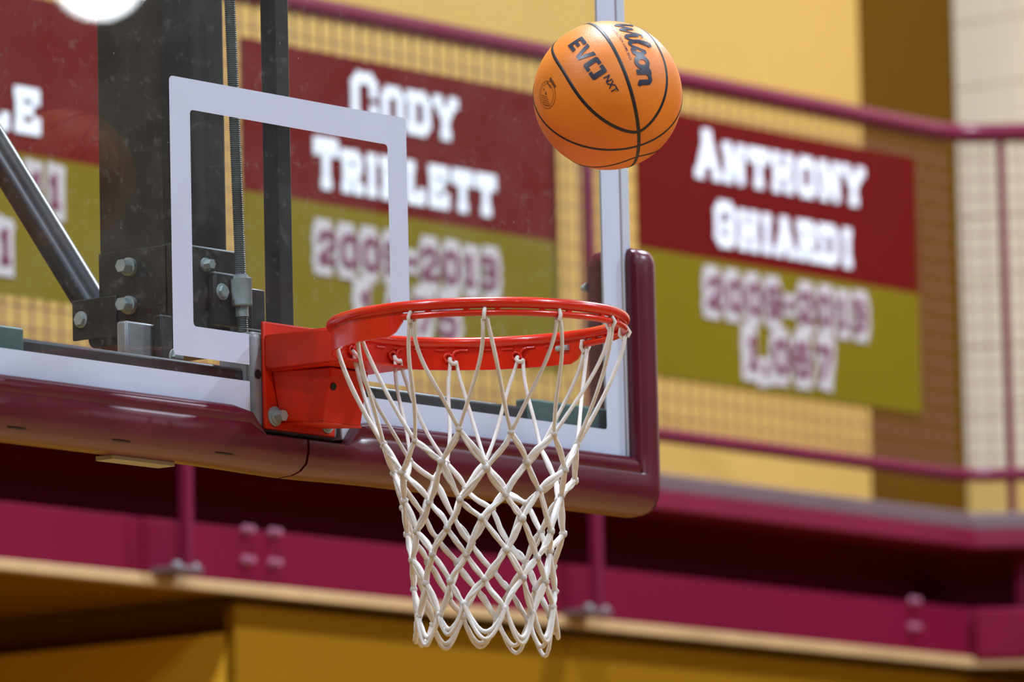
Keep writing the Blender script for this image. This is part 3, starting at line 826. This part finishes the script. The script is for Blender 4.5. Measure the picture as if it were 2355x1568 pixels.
seam([Yb * math.cos(t) + Zb * math.sin(t) for t in tt], w=0.0060)
seam([Yb * math.cos(t) + Xb * math.sin(t) for t in tt], w=0.0046)
for s in (1, -1):
    ds = []
    for t in tt:
        el = rad(13 + 34 * (math.sqrt(math.sin(t) ** 2 + 0.004)) ** 1.25)
        ds.append((Yb * math.cos(t) + Xb * math.sin(t)) * math.cos(el) + Zb * (s * math.sin(el)))
    seam(ds, w=0.0056 if s > 0 else 0.0040)
def font_polys(txt, size, shear=0.0, offset=0.0, spacing=1.0):
    cu_ = bpy.data.curves.new('txt', 'FONT'); cu_.body = txt; cu_.size = size; cu_.shear = shear; cu_.offset = offset
    cu_.space_character = spacing; cu_.resolution_u = 5; cu_.fill_mode = 'FRONT'
    ob = bpy.data.objects.new('txt', cu_); COL.objects.link(ob)
    dg = bpy.context.evaluated_depsgraph_get(); dg.update()
    me_ = bpy.data.meshes.new_from_object(ob.evaluated_get(dg))
    bpy.data.objects.remove(ob); bpy.data.curves.remove(cu_)
    bm_ = bmesh.new(); bm_.from_mesh(me_); bpy.data.meshes.remove(me_)
    bmesh.ops.triangulate(bm_, faces=bm_.faces)
    return bm_
def wrap(bm_, name, m, start, end, height, up_hint, shift=0.0, lift=0.0009, ymin=None, ymax=None):
    """lay flat lettering on the ball: it reads from direction start to direction end, 'height' metres tall"""
    xs = [v.co.x for v in bm_.verts]; ys = [v.co.y for v in bm_.verts]
    x0, x1 = min(xs), max(xs); y0, y1 = (min(ys) if ymin is None else ymin), (max(ys) if ymax is None else ymax)
    axis = start.cross(end); ang_ = axis.length; tot = math.atan2(axis.length, start.dot(end)); axis.normalize()
    if axis.dot(up_hint) < 0: sgn = -1
    else: sgn = 1
    L = tot * BR
    for _ in range(2):
        long_e = [e_ for e_ in bm_.edges if e_.calc_length() * L / (x1 - x0) > 0.006]
        if long_e: bmesh.ops.subdivide_edges(bm_, edges=long_e, cuts=2); bmesh.ops.triangulate(bm_, faces=bm_.faces)
    for v in bm_.verts:
        u = (v.co.x - x0) / (x1 - x0) * tot; w_ = ((v.co.y - y0) / (y1 - y0) - 0.5) * height / BR + shift / BR
        d = Matrix.Rotation(u, 3, axis) @ start
        d = d * math.cos(w_) + axis * (sgn * math.sin(w_))
        v.co = d.normalized() * (BR + lift)
    me_ = bpy.data.meshes.new(name); bm_.to_mesh(me_); bm_.free(); me_.update()
    o_ = link(name, me_, m); o_.parent = ball
    return o_
upr = cv(0.9, 0.35, 0)
def strokes_bm(polys):
    bm_ = bmesh.new()
    for p in polys:
        bm_.faces.new([bm_.verts.new((x, y, 0)) for x, y in p])
    bmesh.ops.triangulate(bm_, faces=bm_.faces)
    return bm_
def zx(x, y):  # pixel inside the ball close-up -> photo pixel
    return from_px(1200 + x / 4.1275, 30 + y / 4.1275)
# EVO drawn from bars, the last letter as two facing brackets
evo = [[(0, 0), (.25, 0), (.25, 1), (0, 1)], [(.25, 0), (.76, 0), (.76, .24), (.25, .24)], [(.25, .39), (.64, .39), (.64, .61), (.25, .61)], [(.25, .76), (.76, .76), (.76, 1), (.25, 1)],
       [(.84, 1), (1.13, 1), (1.37, .22), (1.21, 0)], [(1.53, 0), (1.21, 0), (1.37, .22), (1.61, 1), (1.90, 1)],
       [(1.98, .1), (2.08, 0), (2.29, 0), (2.29, 1), (2.08, 1), (1.98, .9)], [(2.29, 0), (2.51, 0), (2.51, .23), (2.29, .23)], [(2.29, .77), (2.51, .77), (2.51, 1), (2.29, 1)],
       [(2.61, 0), (2.83, 0), (2.83, .23), (2.61, .23)], [(2.61, .77), (2.83, .77), (2.83, 1), (2.61, 1)], [(2.83, 0), (3.04, 0), (3.14, .1), (3.14, .9), (3.04, 1), (2.83, 1)]]
wrap(strokes_bm(evo), 'maker_print', M['print'], zx(505, 268), zx(748, 600), 0.0275, upr)
nx_s, nx_e = zx(803, 600), zx(890, 752)
wrap(font_polys('NXT', 1.0, 0, 0.02), 'maker_print', M['print'], nx_s, nx_e, 0.0115, upr)
# flowing bold script
def script():
    P_ = []
    def stroke(pts, w):
        w = [q * 0.98 for q in w]
        for (a, wa), (b, wb) in zip(list(zip(pts, w))[:-1], list(zip(pts, w))[1:]):
            av, bv = Vector(a), Vector(b); d_ = (bv - av)
            if d_.length < 1e-6: continue
            d_.normalize(); n_ = Vector((-d_.y, d_.x))
            ex = 0.35
            av2, bv2 = av - d_ * wa * ex * .5, bv + d_ * wb * ex * .5
            P_.append([tuple(av2 + n_ * wa / 2), tuple(av2 - n_ * wa / 2), tuple(bv2 - n_ * wb / 2), tuple(bv2 + n_ * wb / 2)])
    def arc(cx, cy, rx, ry, a0, a1, n=14):
        return [(cx + rx * math.cos(rad(a0 + (a1 - a0) * k / n)), cy + ry * math.sin(rad(a0 + (a1 - a0) * k / n))) for k in range(n + 1)]
    # W
    stroke([(0.0, 1.42), (.16, 1.5), (.30, 1.30), (.38, .25), (.46, .05)], [.14, .2, .28, .28, .2]); stroke([(.46, .05), (.92, 1.0)], [.16, .16])
    stroke([(.92, 1.0), (.98, .2), (1.06, .05)], [.26, .28, .2]); stroke([(1.06, .05), (1.42, .8), (1.50, 1.45)], [.16, .15, .18])
    # i
    stroke([(1.62, 1.0), (1.66, .25), (1.78, .06), (1.95, .15)], [.28, .28, .24, .14]); stroke([(1.66, 1.32), (1.68, 1.36)], [.22, .22])
    # l
    stroke([(1.95, .15), (2.30, .9), (2.46, 1.45)], [.14, .14, .16]); stroke(arc(2.33, 1.42, .14, .22, 0, 180), [.16] * 15)
    stroke([(2.19, 1.42), (2.14, .9), (2.18, .25), (2.32, .06), (2.5, .16)], [.22, .28, .28, .24, .14])
    # s
    stroke([(2.5, .16), (2.92, .98)], [.14, .2]); stroke([(2.92, .98), (3.08, .68), (3.10, .38), (2.98, .12), (2.76, .08), (2.62, .24)], [.2, .26, .3, .26, .22, .2])
    stroke([(2.62, .24), (2.78, .34)], [.2, .2])
    # o
    stroke(arc(3.62, .50, .31, .40, 0, 360, 24), [.29] * 25); stroke([(3.10, .25), (3.4, .3)], [.16, .18]); stroke([(3.75, .84), (4.15, .86)], [.2, .2])
    # n
    stroke([(4.22, .98), (4.22, .02)], [.32, .32]); stroke([(4.22, .62), (4.42, .86), (4.66, .90), (4.80, .74), (4.82, .14), (4.98, .04)], [.22, .26, .28, .32, .32, .2])
    return P_
bmw = strokes_bm(script())
wrap(bmw, 'maker_print', M['print'], zx(905, 96), zx(1172, 700), 0.0455, upr, shift=0.0085)
wrap(font_polys('EVOLUTION GAME BALL', 1.0, 0, 0.01, 1.1), 'small_print', M['print'], zx(868, 160), zx(1036, 452), 0.0038, upr)
# faint round stamp on the left
def ribbon(D, w, mb):
    vs = []; fs = []
    for i, d in enumerate(D):
        t = (D[min(i + 1, len(D) - 1)] - D[max(i - 1, 0)]).normalized(); sd = d.cross(t)
        vs += [(d + sd * (w / 2 / BR)).normalized() * (BR + 0.0006), (d - sd * (w / 2 / BR)).normalized() * (BR + 0.0006)]
    for i in range(len(D) - 1): fs.append((2 * i, 2 * i + 1, 2 * i + 3, 2 * i + 2))
    mb.add(vs, fs)
ec = zx(238, 775); e1 = ec.cross(vu).normalized(); e2 = ec.cross(e1)
def circ(R_, a0, a1): return [(ec + e1 * (R_ / BR * math.cos(rad(a0 + (a1 - a0) * k / 40))) + e2 * (R_ / BR * math.sin(rad(a0 + (a1 - a0) * k / 40)))).normalized() for k in range(41)]
def line(a, b): return [zx(a[0] + (b[0] - a[0]) * k / 6, a[1] + (b[1] - a[1]) * k / 6) for k in range(7)]
mb = MB()
ribbon(circ(0.0225, 0, 360), 0.0008, mb); ribbon(circ(0.0180, 0, 360), 0.0006, mb)
for k in range(5):
    ribbon(line((185 + k * 6, 775 + k * 22), (250 + k * 6, 800 + k * 20)), 0.0008, mb)
o = link('round_stamp', mb.mesh('round_stamp'), M['print_brown']); o.parent = ball
mb = MB()
ribbon(line((272, 618), (322, 705)), 0.0052, mb)
ribbon(line((246, 655), (282, 712)), 0.0026, mb)
ribbon(line((228, 750), (238, 776)), 0.0030, mb); ribbon(line((212, 718), (218, 732)), 0.0020, mb)
o = link('stamp_lettering', mb.mesh('stamp_lettering'), M['print_brown']); o.parent = ball

# ------------------------------------------------------------------ support behind the glass
mast = thing('support_mast', (0, 0.28, 2.95), 'black square steel mast with bolted clamp behind the glass backboard', 'mast')
MB().box((-0.083, 0.200, 3.05), (0.073, 0.352, 5.2)).build('mast_tube', M['black_steel'], mast, bevel=0.008)
# clamp collar
cp1 = MB().box((-0.094, 0.190, 3.078), (-0.0835, 0.343, 3.222)).build('clamp_plate', M['black_steel'], mast, bevel=0.002)
cp2 = MB().box((-0.094, 0.178, 3.072), (0.078, 0.1995, 3.225)).build('clamp_plate', M['black_steel'], mast, bevel=0.004)
MB().box((-0.010, 0.160, 3.092), (0.088, 0.1775, 3.182)).build('screw_bracket', M['black_steel'], mast, bevel=0.004)
MB().box((0.070, 0.186, 3.092), (0.150, 0.198, 3.168)).build('screw_bracket', M['tube_steel'], mast, bevel=0.002)
for px, py in ((300, 614), (300, 702)):
    q = on_x(px, py, -0.094); bolt((-0.094, q.y, q.z), (-1, 0, 0), 0.0115, 0.026, M['zinc'], cp1)
q = on_y(470, 609, 0.178); bolt((q.x, 0.178, q.z), (0, -1, 0), 0.0085, 0.018, M['zinc'], cp2)
q = on_y(510, 671, 0.160); bolt((q.x, 0.160, q.z), (0, -1, 0), 0.0105, 0.008, M['zinc'], mast)
# lower hinge ear and galvanised stub
MB().box((-0.100, 0.300, 3.080), (-0.0945, 0.398, 3.148)).build('brace_ear', M['black_steel'], mast, bevel=0.002)
q = on_x(187, 735, -0.1005); bolt((-0.1005, q.y, q.z), (-1, 0, 0), 0.0105, 0.008, M['zinc'], mast)
MB().cyl((-0.088, 0.355, 3.082), (-0.040, 0.355, 3.082), 0.018).build('hinge_boss', M['black_steel'], mast, smooth=40)
qa, qb = on_y(291, 790, 0.15), on_y(372, 790, 0.15)
MB().box((qa.x, 0.150, 2.96), (qb.x, 0.172, 3.076)).build('galvanised_stub', M['cast'], mast, bevel=0.004)
qa, qb = on_y(372, 790, 0.13), on_y(398, 790, 0.13)
MB().box((qa.x, 0.130, 2.97), (qb.x, 0.149, 3.090)).build('stub_clip', M['black_steel'], mast, bevel=0.003)
q = on_y(402, 822, 0.055); bolt((q.x, 0.055, q.z), (0, -1, 0), 0.011, 0.010, M['zinc'], mast)
# diagonal brace
pa = on_x(205, 690, -0.062); pb = on_x(0, 357, -0.062); dirv = (pb - pa).normalized()
brc = thing('diagonal_brace', pa, 'dark round steel brace rising to the left from the mast clamp', 'brace')
MB().tube([pa - dirv * 0.03, pa + dirv * 1.6], 0.0285, 28).build('brace_tube', M['tube_steel'], brc, smooth=40)
# adjusting screw
r0, r1 = on_y(559, 775, 0.150), on_y(527, -30, 0.150)
scr = thing('adjusting_screw', (r0.x, 0.150, r0.z), 'long threaded steel rod with zinc coupling beside the black mast', 'threaded rod')
ax = (r1 - r0).normalized(); Lr = (r1 - r0).length
pts = []; rs = []; pitch = 0.0036; nseg = int(Lr / pitch)
for k in range(nseg):
    pts += [r0 + ax * (k * pitch), r0 + ax * (k * pitch + pitch * 0.5)]; rs += [0.0080, 0.0097]
MB().tube(pts, rs, 14).build('threaded_rod', M['thread'], scr)
def along(py): return r0 + ax * ((on_y(555, py, 0.150).z - r0.z) / ax.z)
MB().tube([along(704), along(701), along(645), along(642)], [0.0165, 0.0178, 0.0178, 0.0185], 24).build('coupling', M['zinc'], scr, smooth=30)
MB().cyl(along(642), along(632), 0.0135, n=6).build('nut', M['zinc'], scr)
MB().cyl(along(728), along(704), 0.0115, n=6).build('nut', M['zinc'], scr)
# plain vertical tube
qa, qb = on_y(632, 100, 0.08), on_y(665, 100, 0.08)
vt = MB().box((qa.x, 0.080, 2.993), (qa.x + (qb.x - qa.x), 0.112, 5.0)).build('support_tube', M['tube_steel'], None, bevel=0.003)
tag(vt, 'slim dark square steel tube standing behind the glass, right of the threaded rod', 'steel tube')

# ------------------------------------------------------------------ lamps
def high_bay(x, y, lab):
    t = thing('high_bay_lamp', (x, y, LAMP_Z), lab, 'ceiling lamp', 'high bay lamps under the gym ceiling')
    prof = [(0.06, 0.30), (0.10, 0.28), (0.14, 0.16), (0.30, 0.0), (0.29, 0.0), (0.13, 0.14)]
    rings = [[(x + r * math.cos(2 * math.pi * k / 24), y + r * math.sin(2 * math.pi * k / 24), LAMP_Z + z) for k in range(24)] for r, z in prof]
    MB().loft(rings).build('reflector', M['lamp_body'], t, smooth=40)
    MB().cyl((x, y, LAMP_Z + 0.30), (x, y, 9.0), 0.015, n=8).build('stem', M['lamp_body'], t)
    MB().cyl((x, y, LAMP_Z + 0.03), (x, y, LAMP_Z + 0.035), 0.26, n=24).build('lens', M['lamp_lens'], t)
    ld = bpy.data.lights.new('lamp_light', 'AREA'); ld.shape = 'DISK'; ld.size = 0.52; ld.energy = LAMP_W * LAMP_ROW[y] * LAMP_COLUMN[x]; ld.color = LAMP_COL
    lo = bpy.data.objects.new('lamp_light', ld); COL.objects.link(lo); lo.parent = t; lo.location = (0, 0, 0.0)
names = ['far left', 'left', 'middle', 'right']; rws = ['added first', 'second', 'third', 'last']
for i, (x, y) in enumerate(LAMPS):
    high_bay(x, y, 'round high bay ceiling lamp, %s one of the %s row from the balcony' % (names[i % 4], rws[i // 4]))
# wall lamp whose reflection shows in the glass
c = at_depth(236, -62, 24.2); c = Vector((c.x, -c.y, c.z))
wl = thing('wall_lamp', c, 'round bright wall lamp above the side balcony, mirrored in the glass', 'wall lamp')
dv = Vector((-1, 0.55, -0.1)).normalized()
MB().cyl(c - dv * 0.14, c, 0.165, n=28).build('lamp_body', M['lamp_body'], wl, smooth=40)
MB().cyl(c, c + dv * 0.012, 0.15, n=28).build('lens', M['spot_lens'], wl)
MB().cyl((c.x, c.y, c.z), (SX + 0.01, c.y, c.z), 0.03, n=10).build('bracket', M['lamp_body'], wl)
